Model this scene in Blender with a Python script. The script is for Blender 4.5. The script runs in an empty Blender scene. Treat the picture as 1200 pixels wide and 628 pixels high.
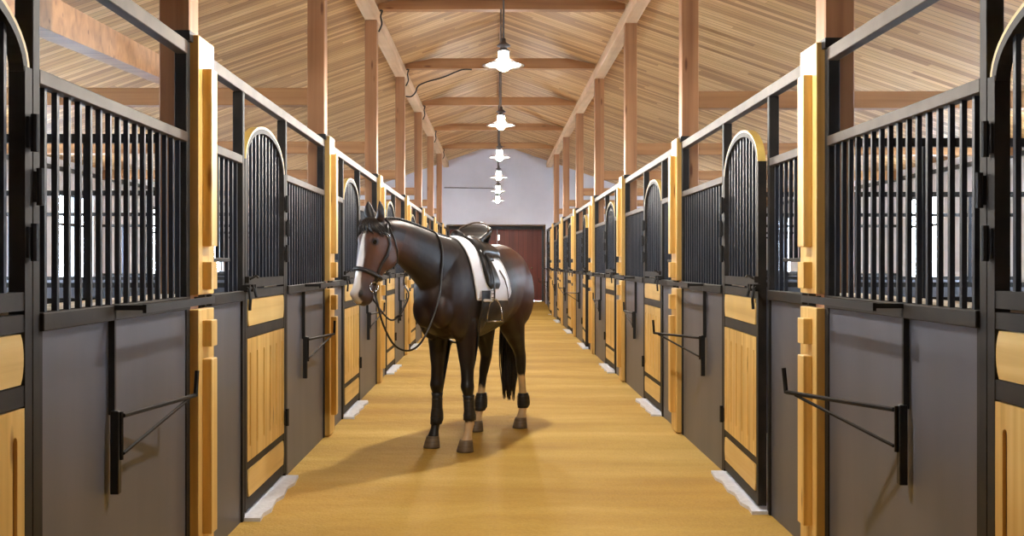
import bpy, bmesh, math, random
from mathutils import Vector, Matrix, Euler
from mathutils.bvhtree import BVHTree
random.seed(7)
S = bpy.context.scene
COL = S.collection
PI = math.pi
BAY = 3.85
NB = 8
XL, XR = -1.36, 1.52          # the planes of the two stall fronts
YL, YR = 1.02, 1.18           # first post of each row
YEND = 32.0
ORD = ['nearest', 'second', 'third', 'fourth', 'fifth', 'sixth', 'seventh', 'eighth', 'ninth', 'tenth']

# ------------------------------------------------------------------ camera
cd = bpy.data.cameras.new('camera')
cam = bpy.data.objects.new('camera', cd); COL.objects.link(cam)
cam.location = (0, 0, 1.4); cam.rotation_euler = (PI/2, 0, 0)
cd.sensor_width = 36; cd.lens = 1270/1200*36
cd.shift_x = 20/1200; cd.shift_y = -6/1200
cd.clip_end = 300
S.camera = cam

# ------------------------------------------------------------------ materials
def new_mat(name):
    m = bpy.data.materials.new(name); m.use_nodes = True
    nt = m.node_tree
    for n in list(nt.nodes): nt.nodes.remove(n)
    out = nt.nodes.new('ShaderNodeOutputMaterial')
    b = nt.nodes.new('ShaderNodeBsdfPrincipled')
    nt.links.new(b.outputs[0], out.inputs[0])
    return m, nt, b
def nd(nt, t, **kw):
    n = nt.nodes.new(t)
    for k, v in kw.items(): setattr(n, k, v)
    return n
def coords(nt, scale, obj=True, rnd=False):
    tc = nd(nt, 'ShaderNodeTexCoord')
    mp = nd(nt, 'ShaderNodeMapping')
    mp.inputs['Scale'].default_value = scale
    nt.links.new(tc.outputs['Object'], mp.inputs[0])
    if rnd:
        oi = nd(nt, 'ShaderNodeObjectInfo')
        mu = nd(nt, 'ShaderNodeMath', operation='MULTIPLY'); mu.inputs[1].default_value = 37.0
        nt.links.new(oi.outputs['Random'], mu.inputs[0])
        cb = nd(nt, 'ShaderNodeCombineXYZ')
        for i in range(3): nt.links.new(mu.outputs[0], cb.inputs[i])
        nt.links.new(cb.outputs[0], mp.inputs['Location'])
    return mp.outputs[0]
def ramp(nt, fac, stops):
    r = nd(nt, 'ShaderNodeValToRGB')
    el = r.color_ramp.elements
    while len(el) < len(stops): el.new(0.5)
    for e, (p, c) in zip(el, stops):
        e.position = p; e.color = (*c, 1)
    nt.links.new(fac, r.inputs[0])
    return r.outputs[0]
def bump(nt, b, h, strength=.2, dist=.01):
    bp = nd(nt, 'ShaderNodeBump'); bp.inputs['Strength'].default_value = strength
    bp.inputs['Distance'].default_value = dist
    nt.links.new(h, bp.inputs['Height']); nt.links.new(bp.outputs[0], b.inputs['Normal'])
def noise_mat(name, c1, c2, scale=(4, 4, 4), nscale=1.0, rough=.5, metal=0, detail=4, bmp=0, rnd=False, spec=.5, dist=.003):
    m, nt, b = new_mat(name)
    v = coords(nt, scale, rnd=rnd)
    n = nd(nt, 'ShaderNodeTexNoise'); n.inputs['Scale'].default_value = nscale; n.inputs['Detail'].default_value = detail
    nt.links.new(v, n.inputs['Vector'])
    c = ramp(nt, n.outputs['Fac'], [(.3, c1), (.7, c2)])
    nt.links.new(c, b.inputs['Base Color'])
    b.inputs['Roughness'].default_value = rough; b.inputs['Metallic'].default_value = metal
    b.inputs['Specular IOR Level'].default_value = spec
    if bmp: bump(nt, b, n.outputs['Fac'], bmp, dist)
    return m
def wood_mat(name, c1, c2, c3, axis='z', freq=18, rough=.45, knots=True):
    m, nt, b = new_mat(name)
    long = .35; sc = {'x': (long, freq, freq), 'y': (freq, long, freq), 'z': (freq, freq, long)}[axis]
    v = coords(nt, sc, rnd=True)
    n = nd(nt, 'ShaderNodeTexNoise'); n.inputs['Scale'].default_value = 1; n.inputs['Detail'].default_value = 6
    n.inputs['Distortion'].default_value = .6
    nt.links.new(v, n.inputs['Vector'])
    c = ramp(nt, n.outputs['Fac'], [(.3, c1), (.5, c2), (.7, c3)])
    v2 = coords(nt, (1.5, 1.5, 1.5), rnd=True)
    n2 = nd(nt, 'ShaderNodeTexNoise'); n2.inputs['Scale'].default_value = 1.3
    nt.links.new(v2, n2.inputs['Vector'])
    mx = nd(nt, 'ShaderNodeMix', data_type='RGBA', blend_type='MULTIPLY'); mx.inputs[0].default_value = .5
    g = ramp(nt, n2.outputs['Fac'], [(.3, (.62, .58, .52)), (.7, (1, 1, 1))])
    nt.links.new(c, mx.inputs[6]); nt.links.new(g, mx.inputs[7])
    col = mx.outputs[2]
    if knots:
        vk = coords(nt, {'x': (1.1, 5, 5), 'y': (5, 1.1, 5), 'z': (5, 5, 1.1)}[axis], rnd=True)
        w = nd(nt, 'ShaderNodeTexVoronoi'); w.inputs['Scale'].default_value = 1.6
        nt.links.new(vk, w.inputs['Vector'])
        kk = ramp(nt, w.outputs['Distance'], [(.05, (.28, .16, .1)), (.13, (1, 1, 1))])
        m2 = nd(nt, 'ShaderNodeMix', data_type='RGBA', blend_type='MULTIPLY'); m2.inputs[0].default_value = .8
        nt.links.new(col, m2.inputs[6]); nt.links.new(kk, m2.inputs[7]); col = m2.outputs[2]
    nt.links.new(col, b.inputs['Base Color'])
    b.inputs['Roughness'].default_value = rough
    bump(nt, b, n.outputs['Fac'], .15, .002)
    return m
def plank_mat(name, c1, c2, c3, w, across='y', along='x', rough=.5):
    """tongue and groove boards: width w measured along `across`, running along `along`"""
    m, nt, b = new_mat(name)
    tc = nd(nt, 'ShaderNodeTexCoord')
    sp = nd(nt, 'ShaderNodeSeparateXYZ'); nt.links.new(tc.outputs['Object'], sp.inputs[0])
    A = sp.outputs['XYZ'.index(across.upper())]; L = sp.outputs['XYZ'.index(along.upper())]
    dv = nd(nt, 'ShaderNodeMath', operation='DIVIDE'); dv.inputs[1].default_value = w; nt.links.new(A, dv.inputs[0])
    fl = nd(nt, 'ShaderNodeMath', operation='FLOOR'); nt.links.new(dv.outputs[0], fl.inputs[0])
    fr = nd(nt, 'ShaderNodeMath', operation='FRACT'); nt.links.new(dv.outputs[0], fr.inputs[0])
    wn = nd(nt, 'ShaderNodeTexWhiteNoise', noise_dimensions='1D'); nt.links.new(fl.outputs[0], wn.inputs['W'])
    # board ends: each board broken at its own places
    o = nd(nt, 'ShaderNodeMath', operation='MULTIPLY_ADD'); o.inputs[1].default_value = 50.0
    nt.links.new(wn.outputs['Value'], o.inputs[0])
    l2 = nd(nt, 'ShaderNodeMath', operation='DIVIDE'); l2.inputs[1].default_value = 2.6; nt.links.new(L, l2.inputs[0])
    nt.links.new(l2.outputs[0], o.inputs[2])
    f2 = nd(nt, 'ShaderNodeMath', operation='FLOOR'); nt.links.new(o.outputs[0], f2.inputs[0])
    cb = nd(nt, 'ShaderNodeCombineXYZ'); nt.links.new(fl.outputs[0], cb.inputs[0]); nt.links.new(f2.outputs[0], cb.inputs[1])
    w2 = nd(nt, 'ShaderNodeTexWhiteNoise', noise_dimensions='2D'); nt.links.new(cb.outputs[0], w2.inputs['Vector'])
    base = ramp(nt, w2.outputs['Value'], [(0, c1), (.55, c2), (1, c3)])
    # grain
    cv = nd(nt, 'ShaderNodeCombineXYZ')
    a3 = nd(nt, 'ShaderNodeMath', operation='MULTIPLY'); a3.inputs[1].default_value = 34; nt.links.new(A, a3.inputs[0])
    l3 = nd(nt, 'ShaderNodeMath', operation='MULTIPLY'); l3.inputs[1].default_value = .9; nt.links.new(L, l3.inputs[0])
    nt.links.new(a3.outputs[0], cv.inputs[0]); nt.links.new(l3.outputs[0], cv.inputs[1]); nt.links.new(w2.outputs['Value'], cv.inputs[2])
    n = nd(nt, 'ShaderNodeTexNoise'); n.inputs['Scale'].default_value = 1; n.inputs['Detail'].default_value = 5; n.inputs['Distortion'].default_value = .5
    nt.links.new(cv.outputs[0], n.inputs['Vector'])
    g = ramp(nt, n.outputs['Fac'], [(.3, (.68, .6, .5)), (.55, (1, 1, 1)), (.75, (1.1, 1.08, 1.05))])
    mx = nd(nt, 'ShaderNodeMix', data_type='RGBA', blend_type='MULTIPLY'); mx.inputs[0].default_value = .75
    nt.links.new(base, mx.inputs[6]); nt.links.new(g, mx.inputs[7])
    gp = ramp(nt, fr.outputs[0], [(.0, (.16, .09, .05)), (.06, (1, 1, 1)), (.94, (1, 1, 1)), (1.0, (.16, .09, .05))])
    m2 = nd(nt, 'ShaderNodeMix', data_type='RGBA', blend_type='MULTIPLY'); m2.inputs[0].default_value = 1
    nt.links.new(mx.outputs[2], m2.inputs[6]); nt.links.new(gp, m2.inputs[7])
    nt.links.new(m2.outputs[2], b.inputs['Base Color'])
    b.inputs['Roughness'].default_value = rough
    bump(nt, b, gp, .35, .006)
    return m

M = {}
M['steel'] = noise_mat('dark steel', (.009, .0088, .009), (.025, .020, .016), (3, 3, 3), 2.0, .55, .0, rnd=True, spec=.22)
M['rail'] = noise_mat('brown worn steel rail', (.045, .033, .024), (.085, .062, .044), (3, 3, 3), 2.0, .5, .1, rnd=True, spec=.25)
M['bar'] = noise_mat('dark bar steel', (.012, .016, .026), (.024, .029, .040), (3, 3, 3), 2.0, .40, .4, rnd=True)
M['sheet'] = noise_mat('grey wall sheet', (.082, .088, .114), (.112, .116, .142), (1.2, 3, .5), 1.2, .42, .0, bmp=.03, rnd=True, spec=.45)
M['black'] = noise_mat('black iron', (.008, .008, .009), (.016, .016, .016), (3, 3, 3), 2, .45, .2)
M['lit_sill_strip'] = noise_mat('pale ledge', (.5, .43, .33), (.62, .54, .43), (6, 6, 6), 2, .6)  # cream colour stands in for light caught on the steel sill top
M['pine'] = wood_mat('varnished yellow pine', (.60, .36, .09), (.80, .53, .17), (.90, .65, .26), 'z', 16, .38)
M['pine_h'] = wood_mat('varnished pine laid level', (.66, .42, .12), (.82, .57, .20), (.90, .67, .28), 'y', 16, .38, False)
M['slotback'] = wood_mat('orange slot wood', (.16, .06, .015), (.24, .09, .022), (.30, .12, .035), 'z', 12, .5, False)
M['arch'] = noise_mat('yellow arch cap', (.50, .34, .08), (.60, .43, .12), (5, 5, 5), 2, .4, .0, rnd=True)
M['column'] = wood_mat('red brown timber', (.23, .10, .042), (.37, .175, .075), (.46, .235, .105), 'z', 10, .5)
M['beam'] = wood_mat('beam timber', (.27, .125, .048), (.42, .21, .085), (.52, .28, .12), 'x', 10, .5)
M['purlin'] = wood_mat('pale beam timber', (.50, .31, .17), (.64, .42, .24), (.72, .5, .31), 'y', 9, .5, False)
M['ceil'] = plank_mat('ceiling boards', (.34, .17, .062), (.56, .33, .135), (.70, .46, .22), .105)
M['doorwood'] = plank_mat('red brown door boards', (.15, .020, .010), (.19, .027, .014), (.23, .036, .018), .145, 'x', 'z', .45)
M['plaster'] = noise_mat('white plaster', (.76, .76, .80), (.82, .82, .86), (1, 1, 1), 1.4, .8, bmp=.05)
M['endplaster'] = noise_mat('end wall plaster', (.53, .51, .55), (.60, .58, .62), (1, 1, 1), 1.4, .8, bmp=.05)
M['frame'] = noise_mat('dark window frame', (.015, .02, .028), (.03, .035, .042), (3, 3, 3), 2, .4)
M['concrete'] = noise_mat('pale concrete', (.66, .68, .74), (.82, .84, .90), (14, 14, 14), 2, .8, bmp=.4, dist=.01)
M['stallfloor'] = noise_mat('straw bedding', (.42, .36, .27), (.56, .5, .4), (5, 5, 5), 3, .9, bmp=.5, dist=.03)
M['chrome'] = noise_mat('bright metal', (.55, .54, .52), (.7, .69, .66), (3, 3, 3), 2, .2, 1)
M['cap'] = noise_mat('lamp cap metal', (.10, .09, .085), (.16, .14, .13), (8, 8, 8), 2, .45, .6)
M['shade'] = noise_mat('brown enamel shade', (.04, .025, .018), (.06, .036, .025), (8, 8, 8), 2, .5)
M['enamel'] = noise_mat('white enamel', (.8, .78, .74), (.85, .83, .8), (8, 8, 8), 2, .35)
M['leather'] = noise_mat('black leather', (.010, .009, .009), (.022, .019, .018), (14, 14, 14), 2, .32, bmp=.1, dist=.001)
M['brownleather'] = noise_mat('brown leather', (.06, .035, .02), (.10, .06, .035), (14, 14, 14), 2, .4)
M['pad'] = noise_mat('white quilted pad', (.86, .86, .90), (.92, .92, .95), (40, 40, 40), 3, .85, bmp=.2, dist=.002)
M['hair'] = noise_mat('black horse hair', (.006, .005, .005), (.018, .013, .011), (60, 60, 6), 2, .42)
M['hoof'] = noise_mat('horn hoof', (.10, .07, .045), (.20, .15, .09), (4, 4, 30), 2, .5)
M['boot'] = noise_mat('black leg boot', (.010, .010, .011), (.022, .022, .024), (20, 20, 20), 2, .5, bmp=.2, dist=.002)
M['eye'] = noise_mat('dark eye', (.005, .004, .003), (.012, .008, .006), (20, 20, 20), 2, .06)
def emis(name, c, s):
    m, nt, b = new_mat(name)
    b.inputs['Base Color'].default_value = (.9, .9, .88, 1)
    b.inputs['Emission Color'].default_value = (*c, 1); b.inputs['Emission Strength'].default_value = s
    b.inputs['Roughness'].default_value = .3
    return m
LAMP = 1900
M['globe'] = emis('glowing lamp globe', (1, .93, .83), LAMP)
M['collar'] = emis('glowing lamp collar', (1, .93, .84), 650)
# shade: the white enamel inside is a separate part
# sand
m, nt, b = new_mat('yellow sand'); M['sand'] = m
v = coords(nt, (1, 1, 1))
n1 = nd(nt, 'ShaderNodeTexNoise'); n1.inputs['Scale'].default_value = 1.1; n1.inputs['Detail'].default_value = 5
mp2 = nd(nt, 'ShaderNodeMapping'); mp2.inputs['Scale'].default_value = (.35, 1.6, 1); nt.links.new(v, mp2.inputs[0]); nt.links.new(mp2.outputs[0], n1.inputs['Vector'])
c = ramp(nt, n1.outputs['Fac'], [(.25, (.42, .245, .040)), (.5, (.56, .355, .070)), (.75, (.70, .49, .14))])
n2 = nd(nt, 'ShaderNodeTexNoise'); n2.inputs['Scale'].default_value = 60; n2.inputs['Detail'].default_value = 6; nt.links.new(v, n2.inputs['Vector'])
g = ramp(nt, n2.outputs['Fac'], [(.3, (.84, .81, .76)), (.6, (1, 1, 1))])
mx = nd(nt, 'ShaderNodeMix', data_type='RGBA', blend_type='MULTIPLY'); mx.inputs[0].default_value = .7
nt.links.new(c, mx.inputs[6]); nt.links.new(g, mx.inputs[7]); nt.links.new(mx.outputs[2], b.inputs['Base Color'])
b.inputs['Roughness'].default_value = .85
ad = nd(nt, 'ShaderNodeMath', operation='MULTIPLY_ADD'); ad.inputs[1].default_value = .35
nt.links.new(n2.outputs['Fac'], ad.inputs[0])
n3 = nd(nt, 'ShaderNodeTexNoise'); n3.inputs['Scale'].default_value = 7; n3.inputs['Detail'].default_value = 4; nt.links.new(v, n3.inputs['Vector'])
nt.links.new(n3.outputs['Fac'], ad.inputs[2]); bump(nt, b, ad.outputs[0], .6, .035)
# brick reveal
m, nt, b = new_mat('brown brick'); M['brick'] = m
tc = nd(nt, 'ShaderNodeTexCoord'); sp = nd(nt, 'ShaderNodeSeparateXYZ'); nt.links.new(tc.outputs['Object'], sp.inputs[0])
cb = nd(nt, 'ShaderNodeCombineXYZ')
ax = nd(nt, 'ShaderNodeMath', operation='ADD'); nt.links.new(sp.outputs[0], ax.inputs[0]); nt.links.new(sp.outputs[1], ax.inputs[1])
nt.links.new(ax.outputs[0], cb.inputs[0]); nt.links.new(sp.outputs[2], cb.inputs[1])
bt = nd(nt, 'ShaderNodeTexBrick'); bt.inputs['Scale'].default_value = 4
bt.inputs['Color1'].default_value = (.32, .2, .1, 1); bt.inputs['Color2'].default_value = (.22, .13, .07, 1); bt.inputs['Mortar'].default_value = (.4, .34, .27, 1)
nt.links.new(cb.outputs[0], bt.inputs['Vector']); nt.links.new(bt.outputs[0], b.inputs['Base Color']); b.inputs['Roughness'].default_value = .8
# window glass
m = bpy.data.materials.new('window glass'); m.use_nodes = True; nt = m.node_tree
for n in list(nt.nodes): nt.nodes.remove(n)
out = nd(nt, 'ShaderNodeOutputMaterial'); tr = nd(nt, 'ShaderNodeBsdfTransparent'); gl = nd(nt, 'ShaderNodeBsdfGlossy')
gl.inputs['Roughness'].default_value = .03; tr.inputs[0].default_value = (.93, .96, 1, 1)
mi = nd(nt, 'ShaderNodeMixShader'); mi.inputs[0].default_value = .07
nt.links.new(tr.outputs[0], mi.inputs[1]); nt.links.new(gl.outputs[0], mi.inputs[2]); nt.links.new(mi.outputs[0], out.inputs[0])
M['glass'] = m
# horse coat: colour attribute holds the coat's own markings
m, nt, b = new_mat('bay horse coat'); M['coat'] = m
at = nd(nt, 'ShaderNodeAttribute'); at.attribute_name = 'coat'
v = coords(nt, (1, 1, 1)); n = nd(nt, 'ShaderNodeTexNoise'); n.inputs['Scale'].default_value = 5; n.inputs['Detail'].default_value = 3
nt.links.new(v, n.inputs['Vector']); g = ramp(nt, n.outputs['Fac'], [(.3, (.8, .8, .8)), (.7, (1.15, 1.15, 1.15))])
mx = nd(nt, 'ShaderNodeMix', data_type='RGBA', blend_type='MULTIPLY'); mx.inputs[0].default_value = 1
nt.links.new(at.outputs['Color'], mx.inputs[6]); nt.links.new(g, mx.inputs[7]); nt.links.new(mx.outputs[2], b.inputs['Base Color'])
b.inputs['Roughness'].default_value = .46; b.inputs['Specular IOR Level'].default_value = .42
n4 = nd(nt, 'ShaderNodeTexNoise'); n4.inputs['Scale'].default_value = 9; nt.links.new(v, n4.inputs['Vector']); bump(nt, b, n4.outputs['Fac'], .25, .015)

# ------------------------------------------------------------------ helpers
def setp(o, label=None, cat=None, group=None, kind=None):
    if label: o['label'] = label
    if cat: o['category'] = cat
    if group: o['group'] = group
    if kind: o['kind'] = kind
    elif cat: o['kind'] = 'thing'
    return o
def link(name, mesh, mat=None, parent=None, smooth=False):
    o = bpy.data.objects.new(name, mesh); COL.objects.link(o)
    if mat is not None: mesh.materials.append(mat)
    if parent: o.parent = parent
    if smooth:
        for p in mesh.polygons: p.use_smooth = True
    return o
def obj(name, bm, mat=None, parent=None, smooth=False):
    me = bpy.data.meshes.new(name)
    bmesh.ops.recalc_face_normals(bm, faces=bm.faces)
    bm.to_mesh(me); bm.free()
    return link(name, me, mat, parent, smooth)
def empty(name, loc=(0, 0, 0), rz=0, **kw):
    o = bpy.data.objects.new(name, None); COL.objects.link(o)
    o.empty_display_size = .1
    o.location = loc; o.rotation_euler = (0, 0, rz); setp(o, **kw); return o
def copy_tree(o, parent=None):
    c = o.copy(); COL.objects.link(c)
    if parent: c.parent = parent
    for ch in [x for x in bpy.data.objects if x.parent == o]: copy_tree(ch, c)
    return c
def box(bm, x0, x1, y0, y1, z0, z1, bev=0):
    x0, x1 = min(x0, x1), max(x0, x1); y0, y1 = min(y0, y1), max(y0, y1)
    vs = [bm.verts.new(p) for p in ((x0,y0,z0),(x1,y0,z0),(x1,y1,z0),(x0,y1,z0),(x0,y0,z1),(x1,y0,z1),(x1,y1,z1),(x0,y1,z1))]
    fs = [bm.faces.new([vs[i] for i in f]) for f in ((3,2,1,0),(4,5,6,7),(0,1,5,4),(1,2,6,5),(2,3,7,6),(3,0,4,7))]
    if bev:
        es = list({e for f in fs for e in f.edges})
        bmesh.ops.bevel(bm, geom=es, offset=bev, segments=1, affect='EDGES')
    return bm
def bx(*a, bev=0):
    return box(bmesh.new(), *a, bev=bev)
def tube(bm, pts, r, n=8, closed=False, flat=None):
    """r number or list; flat=(vector, factor) squeezes rings along a direction"""
    pts = [Vector(p) for p in pts]; N = len(pts)
    rs = r if isinstance(r, (list, tuple)) else [r]*N
    rings = []; prev = None
    for i, p in enumerate(pts):
        if closed: t = (pts[(i+1) % N] - pts[i-1])
        else: t = pts[min(i+1, N-1)] - pts[max(i-1, 0)]
        t.normalize()
        if prev is None:
            a = Vector((0, 0, 1)) if abs(t.z) < .9 else Vector((1, 0, 0))
        else: a = prev
        u = (a - t*a.dot(t)).normalized(); prev = u; w = t.cross(u)
        ring = []
        for k in range(n):
            an = 2*PI*k/n
            d = (u*math.cos(an) + w*math.sin(an))*rs[i]
            if flat: fv = Vector(flat[0]).normalized(); d -= fv*d.dot(fv)*(1-flat[1])
            ring.append(bm.verts.new(p+d))
        rings.append(ring)
    m = N if closed else N-1
    for i in range(m):
        A, B = rings[i], rings[(i+1) % N]
        for k in range(n): bm.faces.new((A[k], A[(k+1) % n], B[(k+1) % n], B[k]))
    if not closed:
        bm.faces.new(rings[0][::-1]); bm.faces.new(rings[-1])
    return bm
def lathe(bm, prof, n=32, c=(0, 0)):
    rings = []
    for r, z in prof:
        if r < 1e-5: rings.append([bm.verts.new((c[0], c[1], z))])
        else: rings.append([bm.verts.new((c[0]+r*math.cos(2*PI*k/n), c[1]+r*math.sin(2*PI*k/n), z)) for k in range(n)])
    for A, B in zip(rings, rings[1:]):
        for k in range(n):
            if len(A) == 1 and len(B) == 1: continue
            if len(A) == 1: bm.faces.new((A[0], B[(k+1) % n], B[k]))
            elif len(B) == 1: bm.faces.new((A[k], A[(k+1) % n], B[0]))
            else: bm.faces.new((A[k], A[(k+1) % n], B[(k+1) % n], B[k]))
    return bm
def prism(bm, poly, x0, x1, plane='yz'):
    """extrude a polygon given in (y,z) along x, (x,z) along y or (x,y) along z"""
    def P(a, b, t): return {'yz': (t, a, b), 'xz': (a, t, b), 'xy': (a, b, t)}[plane]
    A = [bm.verts.new(P(a, b, x0)) for a, b in poly]; B = [bm.verts.new(P(a, b, x1)) for a, b in poly]
    n = len(poly)
    bm.faces.new(A[::-1]); bm.faces.new(B)
    for k in range(n): bm.faces.new((A[k], A[(k+1) % n], B[(k+1) % n], B[k]))
    return bm

# ------------------------------------------------------------------ room
XO = (-6.0, 6.2)          # outer walls
RX, RZ, SL = .08, 4.925, .345
def roofz(x): return RZ - SL*abs(x-RX)
Y0 = -4.0
fl = bmesh.new()
# aisle sand, rising gently to the far doors, slightly uneven
nx, ny = 24, 260
for j in range(ny+1):
    y = Y0 + (33.6-Y0)*j/ny
    for i in range(nx+1):
        x = -1.38 + 2.92*i/nx
        t = min(1, max(0, (y-28.5)/4.8)); rise = .22*t*t*(3-2*t)
        e = min(1, (x+1.38)/.25, (1.54-x)/.25)
        hx, hy = x, y
        z = rise + .010*math.sin(hx*3.1+hy*1.3)*math.sin(hy*2.3+.7)*max(0, e) + .006*random.uniform(-1, 1)*max(0, e)
        if y > 6.5 and y < 10.5: z *= .35
        fl.verts.new((x, y, z))
fl.verts.ensure_lookup_table()
for j in range(ny):
    for i in range(nx):
        a = j*(nx+1)+i
        fl.faces.new([fl.verts[q] for q in (a, a+1, a+nx+2, a+nx+1)])
o = obj('floor', fl, M['sand'], smooth=True); setp(o, kind='structure')
for nm, a, b_ in (('floor_left', XO[0]-.1, -1.38), ('floor_right', 1.54, XO[1]+.1)):
    setp(obj(nm, bx(a, b_, Y0, YEND, -.12, -.004), M['stallfloor']), kind='structure')
def slab(x0, x1):
    z0, z1 = roofz(x0), roofz(x1)
    return prism(bmesh.new(), [(x0, z0), (x1, z1), (x1, z1+.12), (x0, z0+.12)], Y0, YEND+.2, 'xz')
setp(obj('ceiling_left', slab(-6.7, RX), M['ceil']), kind='structure')
setp(obj('ceiling_right', slab(RX, 6.9), M['ceil']), kind='structure')

# outer walls with window openings, one per bay
WIN = []
def outer_wall(side, name):
    x = XO[0] if side < 0 else XO[1]; y0 = YL if side < 0 else YR
    xo = x + side*.09; top = roofz(x)
    bm = bmesh.new(); box(bm, x, xo, Y0, YEND+.2, -.1, 1.12); box(bm, x, xo, Y0, YEND+.2, 2.40, top)
    prev = Y0
    for k in range(NB):
        a, b = y0+BAY*k+2.35, y0+BAY*k+3.62
        box(bm, x, xo, prev, a, 1.12, 2.40); prev = b
        WIN.append((side, x, a, b))
    box(bm, x, xo, prev, YEND+.2, 1.12, 2.40)
    setp(obj(name, bm, M['plaster']), kind='structure')
    t = bmesh.new(); box(t, x-side*.03, x, Y0, YEND, top-.16, top-.10); box(t, x-side*.05, x, Y0, YEND, 1.02, 1.08)
    setp(obj('trim_%d' % (1 if side < 0 else 2), t, M['frame']), kind='structure')
outer_wall(-1, 'wall_left'); outer_wall(1, 'wall_right')
for i, (s, x, a, b) in enumerate(WIN):
    w = bmesh.new(); d0, d1 = x+s*.03, x+s*.08
    for (p, q, r, t) in ((a, b, 1.12, 1.18), (a, b, 2.34, 2.40), (a, a+.05, 1.12, 2.40), (b-.05, b, 1.12, 2.40), ((a+b)/2-.025, (a+b)/2+.025, 1.12, 2.4), (a, b, 1.92, 1.96)):
        box(w, d0, d1, p, q, r, t)
    # outside safety bars
    f = obj('window_%d' % (i+1), w, M['frame']); setp(f, kind='structure')
    obj('pane', bx(x+s*.052, x+s*.058, a+.04, b-.04, 1.15, 2.38), M['glass'], f)
# gable wall at the far end with the wide doorway
g = bmesh.new()
DX0, DX1, DZ = -1.44, 1.50, 2.53
prism(g, [(XO[0], -.1), (DX0, -.1), (DX0, DZ), (DX0, roofz(DX0)), (XO[0], roofz(XO[0]))], YEND, YEND+.25, 'xz')
prism(g, [(DX0, DZ), (DX1, DZ), (DX1, roofz(DX1)), (RX, RZ), (DX0, roofz(DX0))], YEND, YEND+.25, 'xz')
prism(g, [(DX1, -.1), (XO[1], -.1), (XO[1], roofz(XO[1])), (DX1, roofz(DX1)), (DX1, DZ)], YEND, YEND+.25, 'xz')
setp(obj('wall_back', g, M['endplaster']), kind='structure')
for nm, a, b_ in (('trim_3', DX0-.2, DX0), ('trim_4', DX1, DX1+.2)):
    setp(obj(nm, bx(a, b_, YEND+.25, 33.8, -.1, DZ+.1), M['brick']), kind='structure')
setp(obj('trim_5', bx(DX0-.2, DX1+.2, YEND+.25, 33.8, DZ, DZ+.15), M['plaster']), kind='structure')
setp(obj('trim_6', bx(DX0+.02, DX1-.02, 33.28, 33.40, DZ-.10, DZ), M['frame']), kind='structure')
# two far doors of red-brown boards
def far_door(name, x0, x1, knob):
    bm = bmesh.new(); box(bm, x0, x1, 33.42, 33.47, .235, DZ-.1)
    o = obj(name, bm, M['doorwood']); setp(o, kind='structure')
    r = bmesh.new(); box(r, x0, x1, 33.39, 33.42, 1.36, 1.42); box(r, x0, x0+.05, 33.39, 33.42, .235, DZ-.1); box(r, x1-.05, x1, 33.39, 33.42, .235, DZ-.1)
    obj('door_rail', r, M['doorwood'], o)
    k = bmesh.new(); lathe(k, [(0, -.03), (.03, -.02), (.036, 0), (.03, .02), (0, .03)], 12)
    kn = obj('knob', k, M['chrome'], o); kn.location = (knob, 33.36, 1.24)
    kn['label'] = 'bright round knob'
    h = bmesh.new()
    for zz in (.55, 2.1): box(h, (x0+.01 if knob > (x0+x1)/2 else x1-.06), (x0+.06 if knob > (x0+x1)/2 else x1-.01), 33.37, 33.39, zz, zz+.16)
    obj('hinge', h, M['chrome'], o)
far_door('door_1', DX0+.04, .06, -.1); far_door('door_2', .08, DX1-.06, 1.13)
setp(obj('trim_7', bx(DX1-.06, DX1, 33.3, 33.5, .2, DZ-.1), M['frame']), kind='structure')
setp(obj('trim_8', bx(DX0, DX0+.04, 33.3, 33.5, .2, DZ-.1), M['frame']), kind='structure')
setp(obj('wall_outside', bx(DX0-.2, DX1+.2, 33.8, 33.9, -.1, DZ+.15), M['plaster']), kind='structure')
# near end wall behind the viewer 
g = bmesh.new()
prism(g, [(XO[0], -.1), (XO[1], -.1), (XO[1], roofz(XO[1])), (RX, RZ), (XO[0], roofz(XO[0]))], Y0-.2, Y0, 'xz')
setp(obj('wall_front', g, M['plaster']), kind='structure')
# ridge joint line of the ceiling
setp(obj('trim_9', bx(RX-.012, RX+.012, Y0, YEND, RZ-.03, RZ-.005), M['column']), kind='structure')

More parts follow.
